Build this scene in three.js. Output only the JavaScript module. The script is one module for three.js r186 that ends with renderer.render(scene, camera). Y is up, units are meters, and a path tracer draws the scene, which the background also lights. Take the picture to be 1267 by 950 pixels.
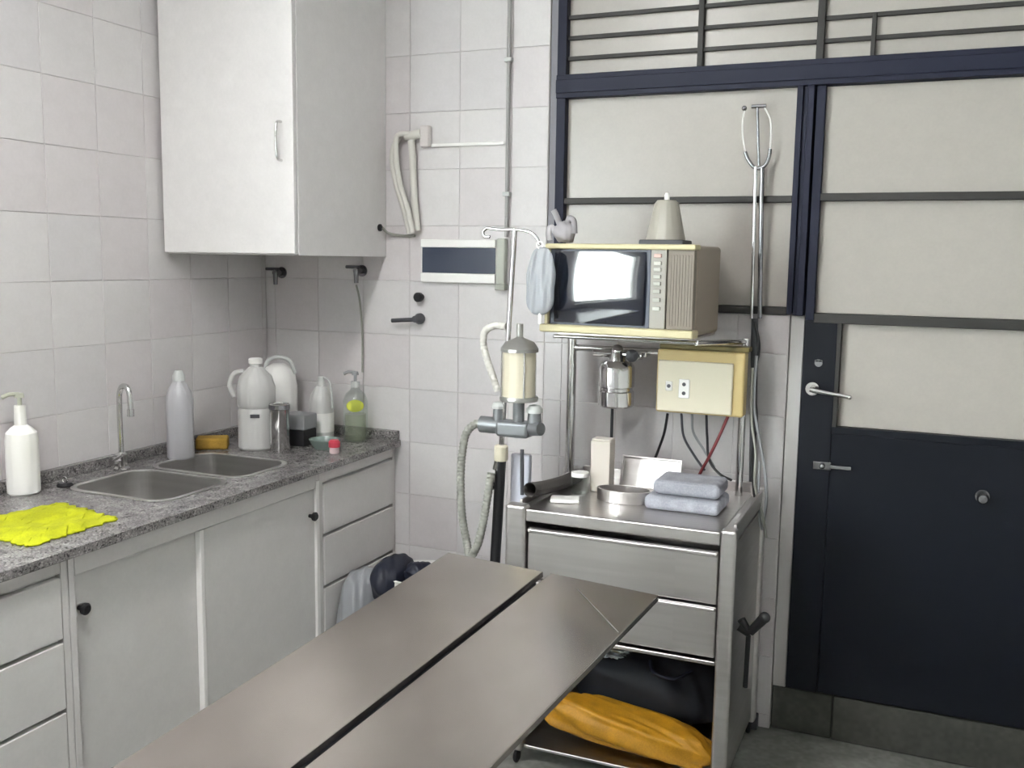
import * as THREE from 'three';
import { RoundedBoxGeometry } from 'three/addons/geometries/RoundedBoxGeometry.js';
import { mergeGeometries, toCreasedNormals } from 'three/addons/utils/BufferGeometryUtils.js';
import { RectAreaLightUniformsLib } from 'three/addons/lights/RectAreaLightUniformsLib.js';
import { FontLoader } from 'three/addons/loaders/FontLoader.js';
import { TextGeometry } from 'three/addons/geometries/TextGeometry.js';

// ---------------------------------------------------------------- camera, sky, light, exposure
// World: x = 0 is the wall behind the sink, z = 0 the tiled wall with the glazed partition, y = 0 the floor.
const scene = new THREE.Scene();
const V = (x, y, z) => new THREE.Vector3(x, y, z);
const PC = [633.5, 475];
const vpZ = [1155 - PC[0], 326 - PC[1]], vpX = [-2225 - PC[0], 276 - PC[1]];
const FOC = Math.sqrt(-(vpZ[0] * vpX[0] + vpZ[1] * vpX[1]));
const axZ = V(-vpZ[0], vpZ[1], FOC).normalize();      // world +z seen by the camera
const axX = V(-vpX[0], vpX[1], FOC).normalize();      // world +x
const axY = axZ.clone().cross(axX);
const camRot = new THREE.Matrix4().set(axX.x, axX.y, axX.z, 0, axY.x, axY.y, axY.z, 0, axZ.x, axZ.y, axZ.z, 0, 0, 0, 0, 1);
const EYE = V(2.409, 1.54, 3.169);
const camera = new THREE.PerspectiveCamera(2 * Math.atan(475 / FOC) * 180 / Math.PI, 1267 / 950, 0.05, 60);
camera.position.copy(EYE);
camera.quaternion.setFromRotationMatrix(camRot);
camera.updateMatrixWorld();
scene.add(camera);
// a pixel of the photograph gives a direction; the point comes from the plane it lies in
function at(px, py, axis, value) {
  const d = V(px - PC[0], PC[1] - py, -FOC).applyMatrix4(camRot);
  return EYE.clone().addScaledVector(d, (value - EYE[axis]) / d[axis]);
}
const renderer = new THREE.WebGLRenderer({ antialias: true });
renderer.toneMapping = THREE.LinearToneMapping;
renderer.toneMappingExposure = 3.95;
renderer.shadowMap.enabled = true;
scene.background = new THREE.Color(0.95, 0.97, 1.0);   // overcast sky outside the window
scene.backgroundIntensity = 11;
RectAreaLightUniformsLib.init();
const LAMP = { x: 1.1, y: 2.92, z: 2.5, w: 0.2, l: 1.2 };   // ceiling light above the aisle
const lampLight = new THREE.RectAreaLight(new THREE.Color(1.0, 1.0, 1.0), 17, LAMP.w, LAMP.l);
lampLight.position.set(LAMP.x, LAMP.y - 0.012, LAMP.z); lampLight.lookAt(LAMP.x, 0, LAMP.z - 0.0001); lampLight.castShadow = true;
scene.add(lampLight);

// ---------------------------------------------------------------- helpers
let seed = 7;
const rnd = () => { seed = (seed * 1664525 + 1013904223) >>> 0; return seed / 4294967296; };
const hash = (x, y) => { let h = (x * 374761393 + y * 668265263) | 0; h = Math.imul(h ^ (h >>> 13), 1274126177); return ((h ^ (h >>> 16)) >>> 0) / 4294967296; };
function vnoise(x, y, p) {          // value noise that repeats every p cells
  const xi = Math.floor(x), yi = Math.floor(y), fx = x - xi, fy = y - yi, m = (a) => ((a % p) + p) % p;
  const sx = fx * fx * (3 - 2 * fx), sy = fy * fy * (3 - 2 * fy);
  const a = hash(m(xi), m(yi)), b = hash(m(xi + 1), m(yi)), c = hash(m(xi), m(yi + 1)), d = hash(m(xi + 1), m(yi + 1));
  return (a + (b - a) * sx) * (1 - sy) + (c + (d - c) * sx) * sy;
}
function tex(n, metres, fn, srgb = true) {   // a computed texture that covers the given number of metres
  const data = new Uint8Array(n * n * 4);
  for (let j = 0; j < n; j++) for (let i = 0; i < n; i++) {
    const c = fn(i / n, j / n, i, j), k = (j * n + i) * 4;
    for (let q = 0; q < 3; q++) data[k + q] = Math.max(0, Math.min(255, Array.isArray(c) ? c[q] : c));
    data[k + 3] = 255;
  }
  const t = new THREE.DataTexture(data, n, n);
  t.wrapS = t.wrapT = THREE.RepeatWrapping; t.magFilter = THREE.LinearFilter; t.minFilter = THREE.LinearMipmapLinearFilter; t.generateMipmaps = true;
  if (srgb) t.colorSpace = THREE.SRGBColorSpace;
  t.repeat.set(1 / metres, 1 / metres); t.needsUpdate = true;
  return t;
}
const mat = (color, roughness = 0.6, extra = {}) => new THREE.MeshPhysicalMaterial({ color, roughness, ...extra });

function planarUV(g) {              // uv in metres, by the main direction of each corner's normal
  const p = g.attributes.position, n = g.attributes.normal, uv = new Float32Array(p.count * 2);
  for (let i = 0; i < p.count; i++) {
    const ax = Math.abs(n.getX(i)), ay = Math.abs(n.getY(i)), az = Math.abs(n.getZ(i));
    const [u, v] = ay >= ax && ay >= az ? [p.getX(i), p.getZ(i)] : ax >= az ? [p.getZ(i), p.getY(i)] : [p.getX(i), p.getY(i)];
    uv[2 * i] = u; uv[2 * i + 1] = v;
  }
  g.setAttribute('uv', new THREE.BufferAttribute(uv, 2));
  return g;
}
function clean(g) {
  let o = g.index ? g.toNonIndexed() : g;
  for (const k of Object.keys(o.attributes)) if (!['position', 'normal', 'uv'].includes(k)) o.deleteAttribute(k);
  if (!o.attributes.normal) o.computeVertexNormals();
  return planarUV(o);
}
const names = new Map();
function numbered(name) {
  const k = names.get(name) ?? 0; names.set(name, k + 1);
  return k ? name + '_' + String(k).padStart(3, '0') : name;
}
function meshOf(geos, m, base) {
  const list = (Array.isArray(geos) ? geos : [geos]).map(clean);
  const g = list.length > 1 ? mergeGeometries(list) : list[0];
  if (base) g.translate(-base.x, -base.y, -base.z);
  const o = new THREE.Mesh(g, m); o.castShadow = o.receiveShadow = true;
  return o;
}
function thing(name, label, category, base, group) {     // a Group at the thing's base; parts are given in world metres
  const o = new THREE.Group(); o.name = numbered(name); o.position.copy(base); o.userData = { label, category };
  if (group) o.userData.group = group;
  o.world = base.clone(); scene.add(o); return o;
}
function part(parent, name, geos, m, label) {
  const o = meshOf(geos, m, parent.world); o.name = name; o.world = parent.world;
  if (label) o.userData.label = label;
  parent.add(o); return o;
}
function single(name, label, category, geos, m, base, group) {
  const o = meshOf(geos, m, base); o.name = numbered(name); o.position.copy(base); o.world = base.clone();
  o.userData = { label, category }; if (group) o.userData.group = group;
  scene.add(o); return o;
}
function struct(name, geos, m) {
  const o = geos ? meshOf(geos, m) : new THREE.Group(); o.name = name; o.world = V(0, 0, 0); o.userData = { kind: 'structure' };
  scene.add(o); return o;
}
// geometry makers (world metres)
function bx(x0, x1, y0, y1, z0, z1, r = 0.002) {
  const w = x1 - x0, h = y1 - y0, d = z1 - z0, q = Math.min(r, Math.min(w, h, d) * 0.45);
  const g = q > 0.0004 ? new RoundedBoxGeometry(w, h, d, q > 0.006 ? 3 : 1, q) : new THREE.BoxGeometry(w, h, d);
  return g.translate((x0 + x1) / 2, (y0 + y1) / 2, (z0 + z1) / 2);
}
const box0 = (x0, x1, y0, y1, z0, z1) => bx(x0, x1, y0, y1, z0, z1, 0);
function rod(a, b, r0, r1 = r0, seg = 20) {
  const d = b.clone().sub(a), g = new THREE.CylinderGeometry(r1, r0, d.length(), seg);
  return g.applyQuaternion(new THREE.Quaternion().setFromUnitVectors(V(0, 1, 0), d.normalize())).translate((a.x + b.x) / 2, (a.y + b.y) / 2, (a.z + b.z) / 2);
}
function tube(pts, r, seg = 60, radial = 12, closed = false) {
  return new THREE.TubeGeometry(new THREE.CatmullRomCurve3(pts, closed, 'centripetal'), seg, r, radial, closed);
}
function ribbed(pts, r, pitch = 0.014, depth = 0.12) {    // corrugated hose
  const c = new THREE.CatmullRomCurve3(pts, false, 'centripetal'), len = c.getLength(), seg = Math.round(len / pitch) * 4, g = new THREE.TubeGeometry(c, seg, r, 14, false);
  const p = g.attributes.position, q = V(0, 0, 0);
  for (let i = 0; i <= seg; i++) {
    const o = c.getPointAt(i / seg), k = 1 + depth * Math.cos(i * Math.PI / 2);
    for (let j = 0; j <= 14; j++) { const n = i * 15 + j; q.fromBufferAttribute(p, n).sub(o).multiplyScalar(k).add(o); p.setXYZ(n, q.x, q.y, q.z); }
  }
  g.computeVertexNormals(); return g;
}
function lathe(profile, base, seg = 40, dir) {             // profile: [radius, height] pairs
  const g = new THREE.LatheGeometry(profile.map(([r, y]) => new THREE.Vector2(Math.max(r, 1e-5), y)), seg);
  const c = toCreasedNormals(g, 0.6);
  if (dir) c.applyQuaternion(new THREE.Quaternion().setFromUnitVectors(V(0, 1, 0), dir.clone().normalize()));
  return c.translate(base.x, base.y, base.z);
}
function ball(c, r, sx = 1, sy = 1, sz = 1, seg = 20) { return new THREE.SphereGeometry(r, seg, Math.round(seg * 0.7)).scale(sx, sy, sz).translate(c.x, c.y, c.z); }
function roundRect(x0, y0, x1, y1, r, Kind = THREE.Shape) {
  const s = new Kind();
  s.moveTo(x0 + r, y0); s.lineTo(x1 - r, y0); s.absarc(x1 - r, y0 + r, r, -Math.PI / 2, 0); s.lineTo(x1, y1 - r); s.absarc(x1 - r, y1 - r, r, 0, Math.PI / 2);
  s.lineTo(x0 + r, y1); s.absarc(x0 + r, y1 - r, r, Math.PI / 2, Math.PI); s.lineTo(x0, y0 + r); s.absarc(x0 + r, y0 + r, r, Math.PI, 1.5 * Math.PI);
  return s;
}
const extrude = (shape, depth, bevel = 0, curveSegments = 8) => new THREE.ExtrudeGeometry(shape, { depth, bevelEnabled: bevel > 0, bevelSize: bevel, bevelThickness: bevel, bevelSegments: 2, curveSegments });
function blob(c, rx, ry, rz, e, bump, f, s, seg = 56) {    // soft lumpy cushion: a superellipsoid with folds
  const g = new THREE.SphereGeometry(1, seg, seg / 2), p = g.attributes.position, sg = (v, k) => Math.sign(v) * Math.pow(Math.abs(v), k);
  for (let i = 0; i < p.count; i++) {
    const x = p.getX(i), y = p.getY(i), z = p.getZ(i);
    const k = 1 + bump * (Math.sin(x * f + s) * Math.cos(z * f * 0.8 + s * 2) + 0.6 * Math.sin((y + x * 0.6) * f * 1.7 + s * 3) + 0.35 * Math.sin((x - z) * f * 2.9 + s));
    p.setXYZ(i, c.x + rx * sg(x, e) * k, c.y + ry * sg(y, e) * k, c.z + rz * sg(z, e) * k);
  }
  g.computeVertexNormals(); return g;
}

// ---------------------------------------------------------------- materials
const grainTex = tex(256, 0.4, (u, v) => 247 + 4 * vnoise(u * 16, v * 16, 16) + 4 * vnoise(u * 64, v * 64, 64));
const graniteTex = tex(512, 0.5, (u, v) => {
  const a = vnoise(u * 128, v * 128, 128), b = vnoise(u * 220, v * 220, 220), c = vnoise(u * 24, v * 24, 24);
  let k = 134 + 34 * (c - 0.5) + 50 * (b - 0.5);
  if (a > 0.76) k -= 52; else if (a < 0.2) k += 34;
  return [k, k * 0.985, k * 0.975];
});
const floorTex = tex(512, 2.0, (u, v) => {
  const k = 124 + 26 * (vnoise(u * 8, v * 8, 8) - 0.5) + 20 * (vnoise(u * 40, v * 40, 40) - 0.5) + 22 * (vnoise(u * 160, v * 160, 160) - 0.5);
  return [k, k, k * 0.96];
});
const brushTex = tex(512, 0.5, (u, v) => 225 + 26 * (vnoise(u * 6, v * 256, 256) - 0.5) + 24 * (vnoise(u * 8, v * 8, 8) - 0.5), false);
const steelTint = tex(256, 0.9, (u, v) => 232 + 16 * (vnoise(u * 6, v * 6, 6) - 0.5) + 10 * (vnoise(u * 4, v * 128, 128) - 0.5));
const tableTint = tex(256, 1.3, (u, v) => 236 + 14 * (vnoise(u * 5, v * 5, 5) - 0.5) + 8 * (vnoise(u * 23, v * 23, 23) - 0.5));
const weaveTex = tex(128, 0.03, (u, v, i, j) => 120 + 70 * Math.sin(i * Math.PI / 4) * Math.sin(j * Math.PI / 4) + 30 * hash(i, j), false);
const clothTone = tex(256, 0.25, (u, v) => 222 + 36 * (vnoise(u * 10, v * 10, 10) - 0.5) + 22 * (vnoise(u * 90, v * 90, 90) - 0.5));

const M = {
  tile: ['#d5d1d1', '#d2cecf', '#d7d3d3', '#d3cdce'].map((c) => mat(c, 0.42, { map: grainTex, specularIntensity: 0.6 })),
  tileDarker: ['#bfbbbb', '#bcb8b9', '#c1bdbd', '#bdb7b8'].map((c) => mat(c, 0.25, { map: grainTex })),  // darker, greyer copies of the tile tones, laid under the window
  sinkSteel: mat('#eae8e6', 0.36, { metalness: 1, map: steelTint }),
  jamb: mat('#b3b0ae', 0.7),
  grout: mat('#c6c1c1', 0.9),
  paint: mat('#cac8c6', 0.85, { map: grainTex }),
  plaster: mat('#dfdddc', 0.85, { map: grainTex }),
  floor: mat('#ffffff', 0.42, { map: floorTex }),
  concrete: mat('#8d8d88', 0.75, { map: floorTex }),
  laminate: mat('#e0dddc', 0.4, { map: grainTex }),
  laminateGrey: mat('#d8d5d3', 0.45, { map: grainTex }),
  carcass: mat('#dad6d4', 0.5, { map: grainTex }),
  edge: mat('#efecea', 0.35),
  granite: mat('#f0eeef', 0.2, { map: graniteTex }),
  steel: mat('#e2dddb', 0.38, { metalness: 1, map: steelTint, roughnessMap: brushTex }),
  tableSteel: mat('#cac2bc', 0.22, { metalness: 0.95, map: tableTint }),
  chrome: mat('#d4d3d2', 0.14, { metalness: 1 }),
  chromeDark: mat('#8f8f92', 0.25, { metalness: 1 }),
  blue: mat('#171b30', 0.55, { specularIntensity: 0.6, map: grainTex }),
  blueShaded: mat('#10131c', 0.42, { map: grainTex, specularIntensity: 0.5 }),  // frame blue darkened: shade on the lower door put into the colour
  bar: mat('#2f2d2b', 0.6),
  pane: mat('#aca69f', 0.3, { map: grainTex }),
  black: mat('#1d1d20', 0.45),
  blackRubber: mat('#202022', 0.7),
  darkGrey: mat('#45454a', 0.5),
  grey: mat('#8d8e90', 0.5),
  lightGrey: mat('#c3c5c3', 0.45),
  white: mat('#ebe9e6', 0.4),
  cream: mat('#d3cbb6', 0.45),
  creamYellow: mat('#c6b07a', 0.45),
  taupe: mat('#786f64', 0.55),
  glassDark: mat('#141824', 0.07, { clearcoat: 1, clearcoatRoughness: 0.03 }),
  display: mat('#3d4454', 0.15),
  clear: mat('#f2f6f4', 0.05, { transmission: 1, thickness: 0, ior: 1.4 }),
  milky: mat('#d9d8d6', 0.45, { transmission: 0.25, thickness: 0 }),
  yellowCloth: mat('#d2d606', 0.85, { map: clothTone, bumpMap: weaveTex, bumpScale: 0.0006 }),
  yellowBag: mat('#c98f18', 0.6, { map: clothTone }),
  navy: mat('#1f2438', 0.5, { map: clothTone }),
  navyDark: mat('#10141f', 0.7, { map: clothTone }),
  sponge: mat('#c39a3f', 0.95, { map: clothTone, bumpMap: weaveTex, bumpScale: 0.001 }),
  hose: mat('#d4d1ca', 0.5),
  hoseGrey: mat('#97978f', 0.5),
  bluishPlastic: mat('#c3c6cb', 0.3, { transmission: 0.45, thickness: 0 }),
  label: mat('#c9cc4c', 0.5),
  red: mat('#c03a4c', 0.4),
  teal: mat('#9fb0ab', 0.25, { transmission: 0.4, thickness: 0 }),
};

// ---------------------------------------------------------------- the room
const ROOM = { x: 4.6, z: 6.2, h: 3.0, t: 0.15 };
const WIN = { z0: 2.7, z1: 4.3, y0: 0.98, y1: 2.5 };        // daylight window in the sink wall, beside the camera
struct('floor', box0(-ROOM.t, ROOM.x + ROOM.t, -0.1, 0, -0.3, ROOM.z + ROOM.t), M.floor);
struct('ceiling', box0(-ROOM.t, ROOM.x + ROOM.t, ROOM.h, ROOM.h + 0.12, -0.3, ROOM.z + ROOM.t), M.plaster);
struct('wall_right', box0(ROOM.x, ROOM.x + ROOM.t, 0, ROOM.h, -0.3, ROOM.z + ROOM.t), M.paint);
struct('wall_front', box0(0, ROOM.x, 0, ROOM.h, ROOM.z, ROOM.z + ROOM.t), M.paint);
const TH = 0.008, BED = 0.0022;      // tiles stand 2 mm proud of the grouted bed; their faces lie in x = 0 and z = 0
const wallLeft = struct('wall_left', [
  box0(-ROOM.t, -BED, 0, ROOM.h, -0.165, WIN.z0), box0(-ROOM.t, -BED, 0, ROOM.h, WIN.z1, ROOM.z),
  box0(-ROOM.t, -BED, 0, WIN.y0, WIN.z0, WIN.z1), box0(-ROOM.t, -BED, WIN.y1, ROOM.h, WIN.z0, WIN.z1)], M.grout);
const wallBack = struct('wall_back', [
  box0(-BED, 1.18, 0, ROOM.h, -0.16, -BED), box0(1.18, 2.005, 0, 1.372, -0.16, -BED)], M.grout);
struct('added_backing', box0(-ROOM.t, ROOM.x + ROOM.t, 0, ROOM.h, -0.3, -0.165), M.paint);  // unseen backing added to stop sky light leaking through the partition gaps
const T = 0.2, GAP = 0.0018;
const tileGeo = new Map();
function tileShape(w, h) {
  const k = w.toFixed(3) + '_' + h.toFixed(3);
  if (!tileGeo.has(k)) tileGeo.set(k, clean(new RoundedBoxGeometry(w, h, TH, 1, 0.0016)));
  return tileGeo.get(k);
}
function tileAt(parent, a0, a1, y0, y1, left, set = M.tile) {
  const w = a1 - a0 - GAP, h = y1 - y0 - GAP;
  if (w < 0.008 || h < 0.008) return;
  const o = new THREE.Mesh(tileShape(w, h), set[Math.floor(hash(Math.round(a0 * 50) + (left ? 977 : 0), Math.round(y0 * 50)) * 4)]);
  o.name = 'tile'; o.castShadow = o.receiveShadow = true;
  const off = (hash(Math.round(a0 * 70), Math.round(y0 * 90)) - 0.5) * 0.0007;
  if (left) { o.rotation.y = Math.PI / 2; o.position.set(-TH / 2 + off, (y0 + y1) / 2, (a0 + a1) / 2); } else o.position.set((a0 + a1) / 2, (y0 + y1) / 2, -TH / 2 + off);
  parent.add(o);
}
const rowsFrom = (lo, hi) => { const r = [lo]; for (let k = Math.ceil((lo - 0.048) / T + 1e-6); 0.048 + k * T < hi - 0.01; k++) r.push(0.048 + k * T); r.push(hi); return r; };
const colsFrom = (lo, hi, o) => { const r = [lo]; for (let k = Math.ceil((lo - o) / T + 1e-6); o + k * T < hi - 0.004; k++) r.push(o + k * T); r.push(hi); return r; };
{
  const ry = rowsFrom(0.853, 2.65), cz = colsFrom(0, 2.425, 0.025);
  for (let i = 0; i + 1 < cz.length; i++) for (let j = 0; j + 1 < ry.length; j++) tileAt(wallLeft, cz[i], cz[i + 1], ry[j], ry[j + 1], true);
  const rb = rowsFrom(0, 2.65), cb = colsFrom(0, 1.179, 0.045);
  for (let i = 0; i + 1 < cb.length; i++) for (let j = 0; j + 1 < rb.length; j++) if (!(cb[i + 1] < 0.56 && rb[j + 1] < 0.8)) tileAt(wallBack, cb[i], cb[i + 1], rb[j], rb[j + 1], false);
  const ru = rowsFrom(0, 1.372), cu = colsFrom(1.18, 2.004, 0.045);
  for (let i = 0; i + 1 < cu.length; i++) for (let j = 0; j + 1 < ru.length; j++) tileAt(wallBack, cu[i], cu[i + 1], ru[j], ru[j + 1], false, M.tileDarker);
}
// the daylight window outside the frame, beside the camera in the sink wall
{
  const w = struct('window_2');
  const fr = [box0(-0.11, -0.05, WIN.y0, WIN.y0 + 0.04, WIN.z0, WIN.z1), box0(-0.11, -0.05, WIN.y1 - 0.04, WIN.y1, WIN.z0, WIN.z1)];
  for (const z of [WIN.z0, WIN.z1 - 0.04]) fr.push(box0(-0.109, -0.051, WIN.y0, WIN.y1, z, z + 0.04));
  part(w, 'window_frame', fr, M.white);
  part(w, 'sill', bx(-0.05, 0.03, WIN.y0 - 0.03, WIN.y0, WIN.z0 - 0.03, WIN.z1 + 0.03), M.plaster);
  part(w, 'pane', box0(-0.082, -0.078, WIN.y0 + 0.04, WIN.y1 - 0.04, WIN.z0 + 0.04, WIN.z1 - 0.04), M.clear);
}
{ // the ceiling light outside the frame
  const t = thing('ceiling_light', 'long white ceiling light with a frosted diffuser above the aisle', 'ceiling light', V(LAMP.x, LAMP.y, LAMP.z));
  part(t, 'housing', bx(LAMP.x - 0.12, LAMP.x + 0.12, LAMP.y, ROOM.h - 0.001, LAMP.z - 0.63, LAMP.z + 0.63, 0.006), M.white);
  part(t, 'diffuser', bx(LAMP.x - LAMP.w / 2, LAMP.x + LAMP.w / 2, LAMP.y - 0.008, LAMP.y - 0.0005, LAMP.z - LAMP.l / 2, LAMP.z + LAMP.l / 2), mat('#f4f4f0', 0.5, { emissive: '#fffaf2', emissiveIntensity: 1.5 }));
}
// ---------------------------------------------------------------- glazed partition: window_1 and door_1
{
  const w = struct('window_1');
  const zf = -0.05;
  part(w, 'post', bx(1.211, 1.243, 1.372, 2.999, zf, 0.012), M.blue);
  part(w, 'edge_strip', bx(1.183, 1.211, 1.372, 2.999, zf, -0.003), mat('#85838a', 0.6), 'grey edge strip');
  part(w, 'beam', [bx(1.21, ROOM.x - 0.01, 2.07, 2.146, zf, 0.016), bx(1.21, ROOM.x - 0.01, 2.086, 2.13, -0.01, 0.02)], M.blue);
  part(w, 'mullion', [bx(2.012, 2.026, 1.372, 2.07, zf, 0.002), bx(2.026, 2.046, 1.372, 2.07, zf, 0.02), bx(1.994, 2.012, 1.376, 2.07, zf, 0.012)], M.blue);
  part(w, 'glazing_bar', bx(1.243, 1.994, 1.722, 1.742, -0.03, 0.006), M.bar);
  part(w, 'bottom_rail', bx(1.2, 1.994, 1.373, 1.397, zf, 0.01), M.bar);
  part(w, 'pane', bx(1.243, 1.994, 1.742, 2.07, -0.026, -0.018), M.pane);
  part(w, 'pane', bx(1.243, 1.994, 1.397, 1.722, -0.026, -0.018), M.pane);
  // transom lights above the beam with their guard bars
  part(w, 'transom_post', bx(1.679, 1.697, 2.146, 2.999, zf, 0.002), M.bar);
  part(w, 'transom_post', bx(2.042, 2.064, 2.146, 2.999, zf, 0.004), M.bar);
  part(w, 'transom_post', bx(2.197, 2.21, 2.146, 2.27, -0.03, 0.002), M.bar);
  for (const [x0, x1] of [[1.243, 1.679], [1.697, 2.042], [2.064, ROOM.x - 0.01]]) {
    part(w, 'pane', bx(x0, x1, 2.146, 2.999, -0.026, -0.018), M.pane);
    for (const y of [2.2, 2.266, 2.332, 2.398, 2.464]) part(w, 'guard_bar', bx(x0, x1, y - 0.0065, y + 0.0065, -0.016, -0.002), M.bar);
  }
  struct('trim_1', bx(2.2, ROOM.x - 0.01, 0.0, 0.15, -0.16, -0.004, 0.006), M.concrete).name = 'trim_1';
  struct('trim_2', bx(2.008, 2.2, 0.0, 0.15, -0.16, -0.01, 0.006), M.concrete);
  struct('trim_3', bx(2.008, 2.05, 0.15, 1.372, -0.14, -0.006, 0.003), M.jamb);
  struct('trim_4', bx(3.02, ROOM.x - 0.01, 0.15, 2.07, -0.16, -0.01, 0.003), M.plaster);
  const d = struct('door_1');
  part(d, 'stile', bx(2.052, 2.078, 1.36, 2.068, -0.045, 0.008), M.blue);
  part(d, 'stile', bx(2.052, 2.15, 0.158, 1.36, -0.045, 0.008), M.blueShaded);
  part(d, 'stile', bx(2.93, 3.015, 0.158, 2.068, -0.045, 0.008), M.blueShaded);
  part(d, 'panel', bx(2.15, 2.93, 0.158, 1.02, -0.04, 0.004), M.blueShaded);
  part(d, 'rail', bx(2.15, 2.93, 1.008, 1.03, -0.045, 0.009), M.blueShaded);
  part(d, 'rail', bx(2.078, 2.93, 1.352, 1.382, -0.04, 0.01), M.bar);
  part(d, 'rail', bx(2.078, 2.93, 1.725, 1.748, -0.03, 0.008), M.bar);
  part(d, 'rail', bx(2.15, 2.163, 1.03, 1.352, -0.03, 0.01), M.bar);
  part(d, 'pane', bx(2.163, 2.93, 1.03, 1.352, -0.026, -0.018), M.pane);
  part(d, 'pane', bx(2.078, 2.93, 1.382, 1.725, -0.026, -0.018), M.pane);
  part(d, 'pane', bx(2.078, 2.93, 1.748, 2.068, -0.026, -0.018), M.pane);
  const h = part(d, 'handle', [rod(V(2.086, 1.146, 0.008), V(2.086, 1.146, 0.016), 0.021), rod(V(2.086, 1.146, 0.012), V(2.086, 1.146, 0.05), 0.009),
    rod(V(2.082, 1.147, 0.046), V(2.2, 1.131, 0.046), 0.0085, 0.006), ball(V(2.2, 1.131, 0.046), 0.007)], M.chrome, 'chrome lever handle');
  part(d, 'lock_cylinder', [rod(V(2.1, 1.228, 0.008), V(2.1, 1.228, 0.014), 0.012), bx(2.088, 2.112, 1.23, 1.238, 0.008, 0.014)], M.chromeDark);
  part(d, 'latch', [bx(2.1, 2.155, 0.892, 0.918, 0.008, 0.016), bx(2.15, 2.215, 0.899, 0.911, 0.009, 0.022), ball(V(2.128, 0.905, 0.02), 0.009)], M.chromeDark);
  part(d, 'door_knob', [rod(V(2.587, 0.856, 0.004), V(2.587, 0.856, 0.008), 0.02), lathe([[0.008, 0], [0.007, 0.016], [0.015, 0.024], [0.017, 0.034], [0.012, 0.042], [0, 0.044]], V(2.587, 0.856, 0.006), 24, V(0, 0, 1))], M.chromeDark);
}

// ---------------------------------------------------------------- counter run along the sink wall
const CT = 0.853, CU = 0.829, CF = 0.607;      // worktop top, underside, front edge
const S1 = [0.13, 0.83, 0.49, 1.12], S2 = [0.13, 0.53, 0.49, 0.79];   // bowls: x0, z0, x1, z1
{
  const s = roundRect(0.002, -2.9, CF, -0.002, 0.004);
  for (const [x0, z0, x1, z1] of [S1, S2]) s.holes.push(roundRect(x0, -z1, x1, -z0, 0.06, THREE.Path));
  const top = extrude(s, CT - CU - 0.004, 0.002, 10).rotateX(-Math.PI / 2).translate(0, CU + 0.002, 0);
  const base = V(0.3, CU, 1.4);
  const w = thing('worktop', 'speckled grey granite worktop with an upstand along the tiled walls', 'worktop', base);
  part(w, 'slab', top, M.granite);
  part(w, 'upstand', bx(0.001, 0.022, CT, CT + 0.035, 0.022, 2.9), M.granite);
  part(w, 'upstand', bx(0.001, CF - 0.004, CT, CT + 0.035, 0.001, 0.022), M.granite);
  for (const [n, b] of [[0, S1], [1, S2]]) {
    const [x0, z0, x1, z1] = b, cx = (x0 + x1) / 2, cz = (z0 + z1) / 2;
    const k = thing('sink_bowl', n ? 'stainless steel sink bowl nearer the tiled corner' : 'stainless steel sink bowl under the gooseneck faucet, beside the yellow cloth', 'sink', V(cx, CT, cz));
    const ring = (grow, r) => { const q = roundRect(x0 - grow, -z1 - grow, x1 + grow, -z0 + grow, r); return q; };
    const rim = ring(0.012, 0.07); rim.holes.push(roundRect(x0 + 0.003, -z1 + 0.003, x1 - 0.003, -z0 - 0.003, 0.058, THREE.Path));
    part(k, 'rim', extrude(rim, 0.0015, 0.0008, 12).rotateX(-Math.PI / 2).translate(0, CT + 0.001, 0), M.sinkSteel);
    const wall = roundRect(x0 + 0.002, -z1 + 0.002, x1 - 0.002, -z0 - 0.002, 0.059); wall.holes.push(roundRect(x0 + 0.004, -z1 + 0.004, x1 - 0.004, -z0 - 0.004, 0.057, THREE.Path));
    const floorS = roundRect(x0 + 0.002, -z1 + 0.002, x1 - 0.002, -z0 - 0.002, 0.059);
    part(k, 'bowl', [toCreasedNormals(extrude(wall, 0.17, 0, 12), 0.5).rotateX(-Math.PI / 2).translate(0, CT - 0.17, 0), extrude(floorS, 0.002, 0, 12).rotateX(-Math.PI / 2).translate(0, CT - 0.172, 0)], M.sinkSteel);
    part(k, 'drain', lathe([[0.0, 0.003], [0.028, 0.003], [0.036, 0.006], [0.042, 0.003], [0.042, 0]], V(cx, CT - 0.17, cz)), M.chrome);
  }
}
// units below: drawers, sliding doors, drawers
const FX = 0.585;
function drawerUnit(label, z0, z1, seps) {
  const u = thing('drawer_cabinet', label, 'cabinet', V(0.3, 0, (z0 + z1) / 2));
  part(u, 'body', [bx(0.012, FX - 0.02, 0.08, CU - 0.001, z0, z1), bx(0.012, FX - 0.07, 0, 0.08, z0 + 0.01, z1 - 0.01), bx(FX - 0.02, FX, 0.08, CU - 0.001, z0, z0 + 0.02), bx(FX - 0.02, FX, 0.08, CU - 0.001, z1 - 0.02, z1), bx(FX - 0.02, FX - 0.001, seps[seps.length - 1] + 0.003, CU - 0.001, z0 + 0.02, z1 - 0.02)], M.carcass);
  for (let i = 0; i + 1 < seps.length; i++) part(u, 'drawer', bx(FX - 0.018, FX + 0.004, seps[i] + 0.005, seps[i + 1] - 0.005, z0 + 0.024, z1 - 0.024, 0.003), M.laminateGrey);
  return u;
}
drawerUnit('pale grey drawer unit against the back wall, beside the sliding cabinet door', 0.004, 0.506, [0.09, 0.245, 0.425, 0.605, 0.785]);
drawerUnit('pale grey drawer unit under the yellow cloth end of the worktop', 1.535, 2.15, [0.09, 0.29, 0.46, 0.632, 0.79]);
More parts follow.
